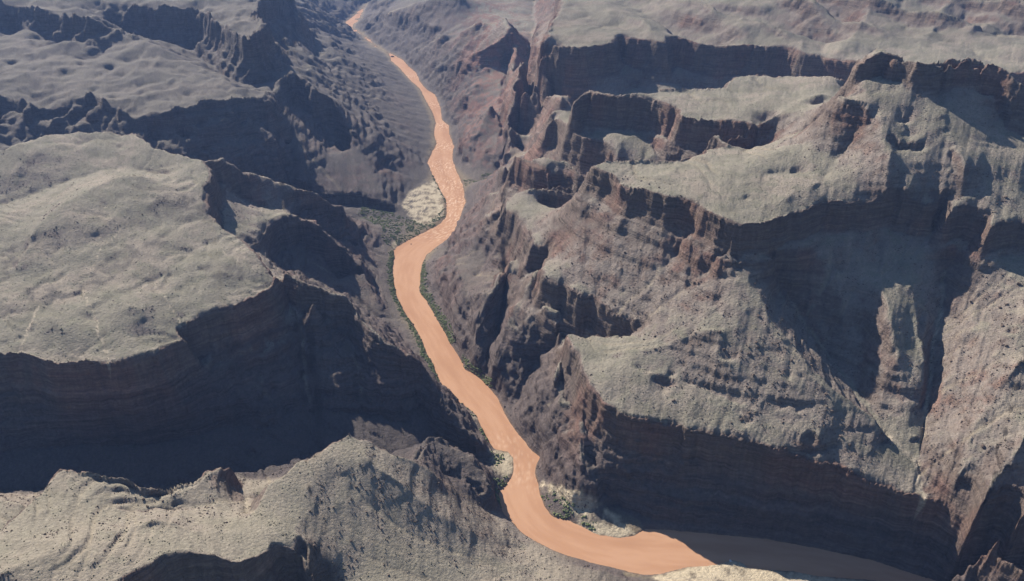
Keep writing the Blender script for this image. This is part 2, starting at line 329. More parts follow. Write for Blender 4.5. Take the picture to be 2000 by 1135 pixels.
# river polygon (in grid space)
poly = np.concatenate([bl[:, :2], br[::-1, :2]]); pu, pv = to_grid(poly[:, 0], poly[:, 1])
inside = np.zeros((NV, NU), bool)
for v in range(NV):
    a, b = pv, np.roll(pv, -1); m = (a > v) != (b > v)
    if m.any():
        xs = np.sort(pu[m] + (v - a[m]) * (np.roll(pu, -1)[m] - pu[m]) / (b[m] - a[m]))
        for k in range(0, len(xs) - 1, 2):
            i0, i1 = int(np.ceil(xs[k])), int(np.floor(xs[k + 1]))
            if i1 >= i0: inside[v, max(i0, 0):min(i1, NU - 1) + 1] = True
core = inside.copy()
for ax in (0, 1): core &= np.roll(inside, 1, ax) & np.roll(inside, -1, ax)
acc[core] = -2.5 * 1000; cnt[core] = 1000
fixed = cnt > 0
target = np.where(fixed, acc / np.maximum(cnt, 1e-9), 0)

def relax(h, fx, tg, n):
    for _ in range(n):
        p = np.pad(h, 1, mode='edge')
        h = 0.25 * (p[:-2, 1:-1] + p[2:, 1:-1] + p[1:-1, :-2] + p[1:-1, 2:])
        h[fx] = tg[fx]
    return h
levels = []
A, W = acc.copy(), cnt.copy()
levels.append((A, W))
while min(A.shape) > 24:
    a, w = A, W
    if a.shape[0] % 2: a = np.pad(a, ((0, 1), (0, 0))); w = np.pad(w, ((0, 1), (0, 0)))
    if a.shape[1] % 2: a = np.pad(a, ((0, 0), (0, 1))); w = np.pad(w, ((0, 0), (0, 1)))
    A = a[::2, ::2] + a[1::2, ::2] + a[::2, 1::2] + a[1::2, 1::2]
    W = w[::2, ::2] + w[1::2, ::2] + w[::2, 1::2] + w[1::2, 1::2]
    levels.append((A, W))
h = np.full(levels[-1][0].shape, 300.0)
for lv, (A, W) in enumerate(reversed(levels)):
    if h.shape != A.shape:
        h = np.repeat(np.repeat(h, 2, 0), 2, 1)[:A.shape[0], :A.shape[1]]
    fx = W > 0; tg = np.where(fx, A / np.maximum(W, 1e-9), 0)
    h[fx] = tg[fx]
    n = 400 if h.size < 40000 else (160 if h.size < 300000 else 90)
    h = relax(h, fx, tg, n)
def blur(a, it=1):
    for _ in range(it):
        p = np.pad(a, 1, mode='edge')
        a = 0.25 * p[1:-1, 1:-1] + 0.125 * (p[:-2, 1:-1] + p[2:, 1:-1] + p[1:-1, :-2] + p[1:-1, 2:]) + 0.0625 * (p[:-2, :-2] + p[2:, 2:] + p[:-2, 2:] + p[2:, :-2])
    return a
H = blur(h, 1)
H = np.where(core, np.minimum(H, -2), H)
cell = DU * Sg

# knolls
for (px, py, z_, hk, rk_) in ((100,628,258,17,48),(262,608,262,17,55),(432,535,270,19,66),(235,445,300,14,55),(330,500,282,10,45),(150,480,290,9,40),(60,330,330,10,90),(330,430,305,9,50),(470,500,272,8,40),(1400,330,430,9,80),(1500,370,438,8,60),(1280,345,425,6,60)):
    kx_, ky_, _k = at(px, py, z_); dd = np.hypot(Xg - kx_, (Yg - ky_) * 0.8) / rk_ + 0.25 * noise(Xg / 40, Yg / 40, 27)
    H = H + 0.55 * hk * np.exp(-np.maximum(dd / 1.45, 0) ** 2)
# rough relief before the water works on it
damp = sstep(1.0, 30.0, H)
sl0 = np.hypot(*np.gradient(H)) / cell
rough = (2.0 + 3.0 * sstep(0.5, 1.3, sl0)) * np.interp(Yg, [2200, 3200], [1.0, 0.55])
FHg = (1 - sstep(1085, 1120, Yg - 0.04 * Xg)) * sstep(160, 60, Xg) * sstep(-560, -420, Xg)
rough = rough * (1 - 0.65 * FHg) * (1 + 2.0 * sstep(-780, -1050, Xg) * sstep(2250, 2600, Yg))
far_l = sstep(-780, -1050, Xg) * sstep(2250, 2600, Yg)
H = H + damp * far_l * 22 * (ridged((Xg + 60 * noise(Xg / 300, Yg / 300, 14)) / 330, (Yg + 60 * noise(Xg / 300 + 9, Yg / 300, 14)) / 430, 2, 15, 0.35) - 0.45) * sstep(60, 150, H)
H = H + damp * far_l * sstep(0.25, 0.6, sl0) * 26 * (ridged(Xg / 170, Yg / 170, 3, 31, 0.5) - 0.3)
fp = sstep(300, 700, Xg) * sstep(3130, 3300, Yg) * sstep(440, 480, H)
H = H + fp * 55 * (ridged((0.93 * Xg + 0.36 * Yg + 40 * noise(Yg / 260, Xg / 300, 19)) / 300, (0.93 * Yg - 0.36 * Xg) / 1700, 2, 18, 0.3) - 0.4)
H = H + damp * 11.0 * fbm(Xg / 230, Yg / 230, 2, 17) * (1 - sstep(0.3, 0.6, sl0)) * sstep(100, 200, H)
H = H + damp * rough * fbm(Xg / 70, Yg / 70, 5, 5, 0.55) + damp * (1 - FHg) * (2.5 * sstep(0.6, 1.4, sl0)) * ridged(Xg / 45, Yg / 45, 3, 9)

gz = (1 - sstep(-30, 10, H - np.interp(Xg, [-150, 100], [190.0, 140.0]))) * sstep(1080, 1105, Yg - 0.04 * Xg) * sstep(12, 40, H) * sstep(0.35, 0.7, sl0) * (1 - sstep(2400, 3000, Yg))
H = H + gz * 8.0 * (ridged(Xg / 75, Yg / 75, 3, 29, 0.5) - 0.3)
# running water: trace drops downhill, cut where they gather
def erode(H, N, steps, k, seed):
    r = np.random.default_rng(seed)
    hc = H / cell
    hb = blur(hc, 1); hs = hb.ravel(); gy, gx = np.gradient(hb)
    x = r.random(N) * (NU - 3) + 1; y = r.random(N) * (NV - 3) + 1
    dx = np.zeros(N); dy = np.zeros(N); flow = np.zeros(NU * NV)
    for s in range(steps):
        xi = x.astype(int); yi = y.astype(int); idx = yi * NU + xi
        gxx = gx.ravel()[idx]; gyy = gy.ravel()[idx]
        dx = dx * 0.35 - gxx * 0.65; dy = dy * 0.35 - gyy * 0.65
        l = np.hypot(dx, dy) + 1e-6
        wgt = np.minimum(l, 0.8) ** 0.6
        flow += np.bincount(idx, wgt, NU * NV)
        x = np.clip(x + dx / l, 1, NU - 2.01); y = np.clip(y + dy / l, 1, NV - 2.01)
        nid = y.astype(int) * NU + x.astype(int)
        ok = hs[nid] <= hs[idx] + 0.02
        x, y, dx, dy = x[ok], y[ok], dx[ok], dy[ok]
    flow = flow.reshape(NV, NU)
    cut = np.log1p(blur(flow, 1) * 0.6)
    return H - k * np.minimum(cell, 8.5) * cut * sstep(2, 18, H) * (1 - 0.75 * sstep(0.8, 1.5, sl0)) * (1 - 0.4 * FHg) * (1 + 1.3 * (1 - sstep(0.12, 0.35, sl0)) * sstep(-150, -350, Xg) * sstep(2450, 2250, Yg) + 1.2 * far_l), flow
FL = 0
for e in range(3):
    H, fl = erode(H, 260000 if not FAST else 90000, 80, 0.085, 100 + e)
    FL = FL + fl
    H = np.maximum(H, np.where(inside, -9, 0.9))
H = np.where(core, -2.5, H)
FL = np.log1p(blur(FL, 1))
print('grid', NU, NV, 'flow max', FL.max())

# ------------------------------------------------------------------ sampling helpers
def bil(G, gu, gv):
    gu = np.clip(gu, 0, NU - 1.001); gv = np.clip(gv, 0, NV - 1.001)
    i = gu.astype(int); j = gv.astype(int); fu = gu - i; fv = gv - j
    return (G[j, i] * (1 - fu) + G[j, i + 1] * fu) * (1 - fv) + (G[j + 1, i] * (1 - fu) + G[j + 1, i + 1] * fu) * fv

# beds: thin hard layers stand out as ledges
zb = np.arange(-20, 1000.0, 1.0)
r2 = np.random.default_rng(3)
z = -20.0; kx = [z]; ky = [z]
while z < 1000:
    th = 9 + 16 * r2.random(); hard = 0.10 + 0.10 * r2.random()
    soft = th * (1 - hard)
    rise = th * (0.30 + 0.32 * r2.random())
    kx += [z + soft, z + th]; ky += [z + (th - rise), z + th]; z += th
kx = np.array(kx); ky = np.array(ky)

SL = np.hypot(*np.gradient(blur(H, 2))) / cell

def terrain_height(x, y):
    wsc = np.clip((y + CY) / 1500, 0.6, 2.2)
    a = 34 * wsc
    wx = 5.5 * wsc * fbm(x / a, y / a, 3, 41, 0.45); wy = 5.5 * wsc * fbm(x / a + 50, y / a, 3, 47, 0.45)
    gu0, gv0 = to_grid(x, y)
    near = sstep(0.5, 14, bil(H, gu0, gv0))
    gu, gv = to_grid(x + wx * near, y + wy * near)
    z = bil(H, gu, gv); slp = bil(SL, gu, gv)
    d = sstep(1.0, 16, z)
    st = sstep(0.42, 0.72, slp); cf = sstep(0.75, 1.5, slp)
    dip = 10 * noise(x / 400, y / 400, 61) + 2.5 * noise(x / 60, y / 60, 62)
    zt = np.interp(z + dip, kx, ky) - dip
    fh = (1 - sstep(1085, 1120, y - 0.04 * x)) * sstep(160, 60, x) * sstep(-560, -420, x)
    z = z + (zt - z) * d * 0.9 * st * (1 - 0.7 * fh) * sstep(0.0, 0.35, 0.5 + 0.6 * noise(x / 130, y / 130, 66))
    fh = (1 - sstep(1085, 1120, y - 0.04 * x)) * sstep(160, 60, x) * sstep(-560, -420, x); rk = sstep(-0.2, 0.5, fbm(x / 90, y / 90, 2, 68)) * (1 - 0.7 * fh) * np.interp(y, [2200, 3000], [1.0, 0.3]); st = st * (1 - 0.75 * fh); cf = cf * (1 - 0.6 * fh); z = z + d * (0.30 + (0.35 + 0.7 * rk) * st + 0.9 * cf) * wsc * fbm(x / 12 / wsc, y / 12 / wsc, 4, 71, 0.62) - d * (st * (0.5 + 1.3 * rk)) * wsc * np.abs(noise(x / 26 / wsc, y / 26 / wsc, 73)) * 3.0
    z = z + d * cf * 1.6 * wsc * ridged(x / 22 / wsc, y / 22 / wsc, 2, 75) * 0.5
    return z, slp

# ------------------------------------------------------------------ terrain mesh
NC, NR = (1400, 980) if not FAST else (760, 540)
uc = np.linspace(-UM, UM, NC)
# rows: equal steps of length along the ground, so cliffs get as many as flats
gi = (uc + UM) / DU
Hc = bil(blur(H, 2), np.broadcast_to(gi[None, :], (NV, NC)), np.broadcast_to(np.arange(NV)[:, None].astype(float), (NV, NC)))
Sr = S0 * np.exp(np.arange(NV) * DU)
dh = np.abs(np.diff(Hc, axis=0)) / (Sr[:-1, None] * DU)
met = np.sqrt(0.45 ** 2 + np.minimum(dh, 4.0) ** 2)
for _ in range(12):
    p = np.pad(met, ((0, 0), (1, 1)), mode='edge'); met = 0.25 * p[:, :-2] + 0.5 * p[:, 1:-1] + 0.25 * p[:, 2:]
w8 = np.interp(Sr[:-1], [520, 700, 6500, 9000, 11000], [1.0, 1.2, 0.9, 0.4, 0.2])[:, None]
cum = np.concatenate([np.zeros((1, NC)), np.cumsum(met * w8, axis=0)]); cum /= cum[-1:]
tt = np.linspace(0, 1, NR); V = np.empty((NR, NC))
for c in range(NC): V[:, c] = np.interp(tt, cum[:, c], np.arange(NV))
S = S0 * np.exp(V * DU)
X = uc[None, :] * S; Y = S - CY
Z, SLP = terrain_height(X, Y)
def grid_normal(X, Y, Z):
    P = np.stack([X, Y, Z], -1); a = np.gradient(P, axis=1); b = np.gradient(P, axis=0)
    n = np.cross(a, b); return n / np.maximum(np.linalg.norm(n, axis=-1, keepdims=True), 1e-9)
N3 = grid_normal(X, Y, Z)
for _ in range(2):
    p = np.pad(N3, ((1, 1), (1, 1), (0, 0)), mode='edge'); N3 = (p[:-2, 1:-1] + p[2:, 1:-1] + p[1:-1, :-2] + p[1:-1, 2:] + 2 * N3) / 6
N3 /= np.linalg.norm(N3, axis=-1, keepdims=True)
# broken rock: push the steep faces in and out along their normals, blocks and level ledges
W = np.clip((Y + CY) / 1500, 0.6, 2.4); RK = sstep(0.6, 1.3, SLP) * sstep(3, 14, Z)
gorge = (1 - sstep(-30, 20, Z - np.interp(X, [-150, 100], [200.0, 150.0]))) * sstep(1080, 1105, Y - 0.04 * X) * sstep(0.3, 0.6, SLP) * sstep(3, 14, Z)
RK = np.maximum(RK, 0.75 * sstep(-780, -1000, X) * sstep(2300, 2500, Y) * sstep(-0.1, 0.5, fbm(X / 120, Y / 120, 2, 87)))
RK = np.maximum(RK, 1.7 * gorge) * (1 - 0.7 * (1 - sstep(1085, 1120, Y - 0.04 * X)) * sstep(160, 60, X) * sstep(-560, -420, X))
D = 4.2 * noise3(X / 34 / W, Y / 34 / W, Z / 26 / W, 131) + 2.6 * noise3(X / 15 / W, Y / 15 / W, Z / 12 / W, 133) + 1.5 * noise3(X / 7 / W, Y / 7 / W, Z / 5 / W, 135)
D += 3.4 * noise3(X / 70, Y / 70, Z / (4.5 * W), 137)
X = X + N3[..., 0] * D * RK * W * 0.65; Y = Y + N3[..., 1] * D * RK * W * 0.65; Z = Z + N3[..., 2] * D * RK * W * 0.65
GU, GV = to_grid(X, Y)
FLV = bil(FL, GU, GV)

# ------------------------------------------------------------------ what the ground is made of (albedo by rock and soil, with shade painted on one canyon floor)
def mix(a, b, t): return a + (np.asarray(b, float) - a) * t[..., None]
n1 = fbm(X / 160, Y / 160, 4, 81); n2 = fbm(X / 30, Y / 30, 4, 85, 0.6); n3 = fbm(X / 8, Y / 8, 3, 89, 0.6)
col = np.ones(X.shape + (3,)) * np.array([0.236, 0.218, 0.180])          # scrub soil on shale
col = mix(col, [0.275, 0.241, 0.203], sstep(-0.3, 0.5, n1))
col = mix(col, [0.165, 0.162, 0.126], 0.7 * sstep(0.0, 0.7, n2 + 0.3 * n3))
nb1 = fbm(X / 75, Y / 75, 3, 83); col = mix(col, [0.165, 0.158, 0.124], 0.6 * sstep(0.05, 0.65, nb1)); steep = sstep(0.55, 1.1, SLP + 0.25 * n2)
col = mix(col, [0.215, 0.182, 0.165], 0.85 * sstep(0.35, 0.6, SLP + 0.15 * n2))      # talus
col = mix(col, [0.135, 0.105, 0.094], steep)                                          # cliff rock
col = mix(col, [0.170, 0.098, 0.080], 0.75 * steep * sstep(-0.1, 0.6, n1 + 0.3 * nb1)); band = 0.5 + 0.5 * np.sin((Z + 8 * n1) / 3.7) * np.cos((Z + 8 * n1) / 9.1)
col = mix(col, [0.20, 0.165, 0.13], 0.3 * steep * band)
thr = np.interp(X, [-150, 100], [168.0, 102.0]); foot = 1 - sstep(1068, 1092, Y - 0.04 * X)
gn = (1 - sstep(-35, 30, Z - thr + 25 * n1)) * (0.85 + 0.15 * sstep(0.2, 0.5, SLP + 0.1 * n2)) * (1 - foot * sstep(120, 60, X))
col = mix(col, [0.105, 0.086, 0.084], 0.85 * gn)                                      # dark schist of the inner gorge
red = np.exp(-(((X + 200) / 330) ** 2 + ((Y - 4300) / 1500) ** 2)) + 0.9 * np.exp(-(((X + 640) / 240) ** 2 + ((Y - 2750) / 280) ** 2)) + 0.7*np.exp(-(((X + 330) / 120) ** 2 + ((Y - 2150) / 200) ** 2))
col = mix(col, [0.20, 0.105, 0.085], np.clip(red, 0, 0.75) * sstep(-0.5, 0.5, n1 + n2) * sstep(15, 40, Z))
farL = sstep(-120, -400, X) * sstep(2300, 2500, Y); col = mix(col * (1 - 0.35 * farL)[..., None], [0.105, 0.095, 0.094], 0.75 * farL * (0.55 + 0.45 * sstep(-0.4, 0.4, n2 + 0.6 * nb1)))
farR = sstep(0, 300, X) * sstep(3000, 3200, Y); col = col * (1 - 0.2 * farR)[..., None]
bt = np.random.default_rng(77).random(1400); bz = np.arange(1400)
zz_ = Z + 10 * noise(X / 400, Y / 400, 61) + 1.2 * n2
bed = 0.55 * np.interp((zz_ + 30) / 1.7, bz, bt) + 0.45 * np.interp((zz_ + 30) / 6.5, bz, bt[::-1]) - 0.5
col = col * (1 + bed * (0.18 * sstep(0.3, 0.5, SLP) + 0.75 * steep) * (0.4 + 0.6 * sstep(-0.4, 0.4, n1)))[..., None]
wash = sstep(3.2, 5.2, FLV) * (1 - steep)
col = mix(col, [0.30, 0.255, 0.19], 0.55 * wash * sstep(40, 90, Z))
def track(P, w):
    P = np.array([p[:2] for p in densify(pts(*P), 1.0, 0.6)])[::2]
    out = np.zeros(X.shape); bb = (X > P[:, 0].min() - 30) & (X < P[:, 0].max() + 30) & (Y > P[:, 1].min() - 30) & (Y < P[:, 1].max() + 30)
    x = X[bb]; y = Y[bb]; d = np.full(x.shape, 1e9)
    for a in P: d = np.minimum(d, (x - a[0]) ** 2 + (y - a[1]) ** 2)
    d = np.sqrt(d) + 3.0 * fbm(x / 12, y / 12, 3, 97); out[bb] = 1 - sstep(w * 0.6, w * 1.6, d); return out
for P, w in ((((160,560,268),(168,585,262),(188,625,256),(192,650,253),(205,680,249),(214,709,246)), 2.6), (((305,565,266),(325,590,261),(345,620,255),(356,640,250)), 2.2),
             (((75,600,264),(55,645,254),(38,685,248)), 3.2), (((250,440,306),(200,485,290),(170,540,276)), 1.8), (((380,470,288),(440,505,276),(490,528,266)), 1.6),
             (((1712,830,164),(1760,868,158),(1788,900,146),(1795,940,136),(1804,974,126)), 5.5), (((1841,600,256),(1822,680,216),(1815,760,186),(1803,850,162)), 2.6), (((1742,690,200),(1770,760,180),(1790,840,165)), 1.8),
             (((497,1006,188),(478,975,150)), 2.0), (((1440,800,180),(1458,845,165)), 1.6), (((1380,790,175),(1385,840,165)), 1.2), (((1560,640,224),(1650,740,180)), 1.0)):
    col = mix(col, [0.40, 0.35, 0.28], 0.75 * track(P, w * 0.8))
pale = 0.38 * foot * sstep(200, 120, X) * (1 - 0.8 * steep) * sstep(8, 20, Z); col = mix(col, [0.335, 0.295, 0.235], pale)
floor_shade = sstep(-60, -200, X) * sstep(1075, 1100, Y - 0.04 * X) * sstep(1400, 1300, Y) * sstep(125, 85, Z); col = mix(col, [0.075, 0.066, 0.068], 0.8 * floor_shade)  # deep shade of the tributary canyon floor, painted into the albedo
bank = (1 - sstep(2.5, 9, Z)) * (1 - sstep(0.25, 0.5, SLP))
col = mix(col, [0.20, 0.165, 0.12], bank)
wet = sstep(2.2, 0.9, Z + 0.5 * n3); col = mix(col, [0.165, 0.115, 0.080], 0.8 * wet)
def blob(poly_px, soft=6.0, z=2.0):
    P = np.array([at(a, b, z)[:2] for a, b in poly_px])
    ins = np.zeros(X.shape, bool); dmin = np.full(X.shape, 1e9)
    bb = (X > P[:, 0].min() - 40) & (X < P[:, 0].max() + 40) & (Y > P[:, 1].min() - 40) & (Y < P[:, 1].max() + 40)
    x = X[bb]; y = Y[bb]; i_ = np.zeros(x.shape, bool); d_ = np.full(x.shape, 1e9)
    for a, b in zip(P, np.roll(P, -1, 0)):
        m = (a[1] > y) != (b[1] > y)
        i_ ^= m & (x < (b[0] - a[0]) * (y - a[1]) / (b[1] - a[1] + 1e-12) + a[0])
        t = np.clip(((x - a[0]) * (b[0] - a[0]) + (y - a[1]) * (b[1] - a[1])) / ((b - a) ** 2).sum(), 0, 1)
        d_ = np.minimum(d_, np.hypot(x - a[0] - t * (b[0] - a[0]), y - a[1] - t * (b[1] - a[1])))
    out = np.zeros(X.shape); sd = np.where(i_, d_, -d_) + 5 * fbm(x / 14, y / 14, 3, 95)
    out[bb] = sstep(-soft, soft, sd); return out
for pg, z_ in ((((165,548),(185,515),(240,490),(325,468),(332,482),(300,500),(255,520),(215,545),(180,556)), 285), (((282,420),(300,398),(345,388),(400,398),(410,420),(360,426),(320,424)), 315), (((45,560),(112,550),(118,570),(90,590),(55,585)), 275), (((0,500),(30,480),(35,520),(10,540)), 280), (((395,530),(470,525),(475,545),(420,552)), 272)):
    col = mix(col, [0.115, 0.102, 0.096], 0.75 * blob(pg, 9.0, z_) * sstep(-0.5, 0.4, n2 + 0.5 * n3))
# sand bars
SAND = [((785,405),(800,378),(828,362),(850,352),(866,385),(866,420),(840,440),(815,438),(792,420)),
        ((958,885),(970,878),(995,882),(1003,900),(1002,925),(985,938),(962,930)),
        ((1052,948),(1062,945),(1090,965),(1130,985),(1180,1000),(1210,1015),(1245,1042),(1235,1052),(1195,1053),(1165,1045),(1130,1022),(1095,985),(1062,962)),
        ((1270,1130),(1330,1112),(1420,1095),(1445,1096),(1480,1112),(1560,1118),(1700,1136),(1500,1150),(1300,1150)),
        ((920,800),(935,815),(940,832),(930,835),(918,815)), ((769,474),(777,478),(772,486),(767,481))]
for k, b in enumerate(SAND):
    m = blob(b); col = mix(col, [0.48, 0.415, 0.31], 0.9 * m * sstep(-0.7, 0.5, 0.2 * n3 + 1.1 * n2 + (0.6 if k in (3, 5) else 0.15)))
col *= (1 + 0.16 * n3 + 0.10 * n2)[..., None]
col = np.clip(col, 0.02, 0.8)

# ------------------------------------------------------------------ materials
def mat_new(name):
    m = bpy.data.materials.new(name); m.use_nodes = True
    return m, m.node_tree, m.node_tree.nodes['Principled BSDF']
def ground_material():
    m, t, b = mat_new('canyon_rock')
    at_ = t.nodes.new('ShaderNodeAttribute'); at_.attribute_name = 'albedo'
    geo = t.nodes.new('ShaderNodeNewGeometry')
    n = t.nodes.new('ShaderNodeTexNoise'); n.inputs['Scale'].default_value = 0.22; n.inputs['Detail'].default_value = 7; n.inputs['Roughness'].default_value = 0.68
    t.links.new(geo.outputs['Position'], n.inputs['Vector'])
    ramp = t.nodes.new('ShaderNodeMapRange'); ramp.inputs[1].default_value = 0.3; ramp.inputs[2].default_value = 0.7; ramp.inputs[3].default_value = 0.80; ramp.inputs[4].default_value = 1.20
    t.links.new(n.outputs[0], ramp.inputs[0])
    mul = t.nodes.new('ShaderNodeMix'); mul.data_type = 'RGBA'; mul.blend_type = 'MULTIPLY'; mul.inputs[0].default_value = 1
    t.links.new(at_.outputs['Color'], mul.inputs[6]); t.links.new(ramp.outputs[0], mul.inputs[7])
    # beds of rock: noise drawn out level, and joints drawn out upright; they show where the ground is steep
    sx = t.nodes.new('ShaderNodeSeparateXYZ'); t.links.new(geo.outputs['Normal'], sx.inputs[0])
    wst = t.nodes.new('ShaderNodeMapRange'); wst.inputs[1].default_value = 0.90; wst.inputs[2].default_value = 0.66; t.links.new(sx.outputs[2], wst.inputs[0])
    def stretched(sc_, detail, rough):
        mp = t.nodes.new('ShaderNodeMapping'); mp.inputs['Scale'].default_value = sc_; t.links.new(geo.outputs['Position'], mp.inputs['Vector'])
        q = t.nodes.new('ShaderNodeTexNoise'); q.inputs['Scale'].default_value = 1.0; q.inputs['Detail'].default_value = detail; q.inputs['Roughness'].default_value = rough
        t.links.new(mp.outputs[0], q.inputs['Vector']); return q.outputs[0]
    beds = stretched((0.016, 0.016, 0.27), 6, 0.66); joints = stretched((0.16, 0.16, 0.018), 5, 0.6)
    def math_(op, a, b_=None, c=None):
        q = t.nodes.new('ShaderNodeMath'); q.operation = op
        for k, v in enumerate((a, b_, c)):
            if v is None: continue
            if isinstance(v, (int, float)): q.inputs[k].default_value = v
            else: t.links.new(v, q.inputs[k])
        return q.outputs[0]
    bc = math_('MULTIPLY_ADD', beds, 1.9, -0.95); bc = math_('MULTIPLY', bc, wst.outputs[0]); bc = math_('ADD', bc, 1.0); bc = math_('MAXIMUM', bc, 0.35)
    mul2 = t.nodes.new('ShaderNodeMix'); mul2.data_type = 'RGBA'; mul2.blend_type = 'MULTIPLY'; mul2.inputs[0].default_value = 1
    t.links.new(mul.outputs[2], mul2.inputs[6]); t.links.new(bc, mul2.inputs[7])
    t.links.new(mul2.outputs[2], b.inputs['Base Color'])
    b.inputs['Roughness'].default_value = 0.95; b.inputs['Specular IOR Level'].default_value = 0.15
    n2_ = t.nodes.new('ShaderNodeTexNoise'); n2_.inputs['Scale'].default_value = 0.30; n2_.inputs['Detail'].default_value = 8; n2_.inputs['Roughness'].default_value = 0.72
    t.links.new(geo.outputs['Position'], n2_.inputs['Vector'])
    vo = t.nodes.new('ShaderNodeTexVoronoi'); vo.inputs['Scale'].default_value = 0.16; t.links.new(geo.outputs['Position'], vo.inputs['Vector'])
    hh = math_('MULTIPLY_ADD', vo.outputs['Distance'], -0.35, n2_.outputs[0])
    extra = math_('MULTIPLY', math_('MULTIPLY_ADD', beds, 1.9, math_('MULTIPLY', joints, 1.2)), wst.outputs[0])
    hh = math_('ADD', hh, extra)
    bp = t.nodes.new('ShaderNodeBump'); bp.inputs['Strength'].default_value = 1.0; bp.inputs['Distance'].default_value = 3.4
    t.links.new(hh, bp.inputs['Height']); t.links.new(bp.outputs[0], b.inputs['Normal'])
    return m
M_ground = ground_material()

def grid_mesh(name, X, Y, Z, col, mat, kind='structure'):
    nr, nc = X.shape
    me = bpy.data.meshes.new(name)
    co = np.stack([X, Y, Z], -1).reshape(-1, 3).astype(np.float32)
    idx = np.arange(nr * nc).reshape(nr, nc)
    f = np.stack([idx[:-1, :-1], idx[:-1, 1:], idx[1:, 1:], idx[1:, :-1]], -1).reshape(-1, 4)
    me.vertices.add(len(co)); me.vertices.foreach_set('co', co.ravel())
    me.loops.add(f.size); me.loops.foreach_set('vertex_index', f.ravel().astype(np.int32))
    me.polygons.add(len(f)); me.polygons.foreach_set('loop_start', np.arange(0, f.size, 4, dtype=np.int32))
    me.polygons.foreach_set('use_smooth', np.ones(len(f), bool))
    me.update(calc_edges=True)
    a = me.color_attributes.new('albedo', 'FLOAT_COLOR', 'POINT')
    c4 = np.ones((len(co), 4), np.float32); c4[:, :3] = col.reshape(-1, 3); a.data.foreach_set('color', c4.ravel())
    me.materials.append(mat)
    o = bpy.data.objects.new(name, me); C.objects.link(o); o['kind'] = kind
    return o
# one sheet, cut along its rims into the landforms one can name
def in_poly(P, x, y):
    P = np.asarray(P)[:, :2]; r_ = np.zeros(x.shape, bool)
    for a, b in zip(P, np.roll(P, -1, 0)):
        m = (a[1] > y) != (b[1] > y); r_ ^= m & (x < (b[0] - a[0]) * (y - a[1]) / (b[1] - a[1] + 1e-12) + a[0])
    return r_
xc = X[:-1, :-1]; yc = Y[:-1, :-1]
part_of = np.zeros(xc.shape, int)
crest = pts((-500,320,352),(-150,300,354),(0,297,356),(90,268,361),(170,259,363),(262,263,358),(310,291,352),(370,309,348),(405,314,346))
part_of[in_poly(pts(*LMrim) + crest[::-1], xc, yc)] = 1
up_back = pts((2400,300,440),(2000,300,500),(1900,203,573),(1741,170,592),(1690,168,597),(1600,180,500),(1497,238,432),(1384,263,428),(1330,312,424),(1260,310,423),(1205,309,422),(1150,322,416))
part_of[in_poly(pts(*UP) + up_back, xc, yc)] = 2
part_of[in_poly(pts(*MP) + pts((1600,180,495),(1652,150,500),(1525,146,478),(1448,146,474),(1420,158,470),(1340,170,462),(1270,178,455),(1190,182,447),(1140,181,442)), xc, yc)] = 3
part_of[in_poly(pts(*BT) + BTb[::-1], xc, yc)] = 4
part_of[(yc - 0.12 * xc < 1000) & (xc < 60) & (yc < 1000)] = 5
part_of[in_poly(pts(*FPt) + [(4000, 3000, 0), (9000, 11000, 0), (600, 11000, 0)], xc, yc)] = 6
FORMS = [('terrain', 'canyon walls, slopes and gorges on both sides of the river'), ('mesa', 'rounded grey mesa with dry washes above a dark cliff'), ('upper_plateau', 'tan plateau under the rocky butte'),
         ('middle_plateau', 'flat grey ledge between two shadowed cliffs'), ('butte', 'dark rock butte rising above the tan plateau'), ('foreground_hill', 'pale foreground hill with a rough crest'), ('far_plateau', 'wide gullied plateau behind the butte')]
def terrain_piece(k, name, label):
    idx = np.arange(X.size).reshape(X.shape); m = part_of == k
    f = np.stack([idx[:-1, :-1][m], idx[:-1, 1:][m], idx[1:, 1:][m], idx[1:, :-1][m]], -1)
    used, inv = np.unique(f, return_inverse=True); f = inv.reshape(f.shape)
    me = bpy.data.meshes.new(name); me.vertices.add(len(used)); me.vertices.foreach_set('co', np.stack([X, Y, Z], -1).reshape(-1, 3)[used].astype(np.float32).ravel())
    me.loops.add(f.size); me.loops.foreach_set('vertex_index', f.ravel().astype(np.int32)); me.polygons.add(len(f))
    me.polygons.foreach_set('loop_start', np.arange(0, f.size, 4, dtype=np.int32)); me.polygons.foreach_set('use_smooth', np.ones(len(f), bool)); me.update(calc_edges=True)
    a = me.color_attributes.new('albedo', 'FLOAT_COLOR', 'POINT'); c4 = np.ones((len(used), 4), np.float32); c4[:, :3] = col.reshape(-1, 3)[used]; a.data.foreach_set('color', c4.ravel())
    me.materials.append(M_ground); o = bpy.data.objects.new(name, me); C.objects.link(o); o['kind'] = 'structure'; o['label'] = label
for k, (nm, lb) in enumerate(FORMS): terrain_piece(k, nm, lb)

# ------------------------------------------------------------------ river
def river_material():
    m, t, b = mat_new('silty_water')
    geo = t.nodes.new('ShaderNodeNewGeometry')
    at_ = t.nodes.new('ShaderNodeAttribute'); at_.attribute_name = 'albedo'; t.links.new(at_.outputs['Color'], b.inputs['Base Color'])
    b.inputs['Roughness'].default_value = 0.5; b.inputs['IOR'].default_value = 1.33; b.inputs['Specular IOR Level'].default_value = 0.04
    n2_ = t.nodes.new('ShaderNodeTexNoise'); n2_.inputs['Scale'].default_value = 0.25; n2_.inputs['Detail'].default_value = 5
    t.links.new(geo.outputs['Position'], n2_.inputs['Vector'])
    bp = t.nodes.new('ShaderNodeBump'); bp.inputs['Strength'].default_value = 0.25; bp.inputs['Distance'].default_value = 0.6
    t.links.new(n2_.outputs[0], bp.inputs['Height']); t.links.new(bp.outputs[0], b.inputs['Normal'])
    return m
M_river = river_material()
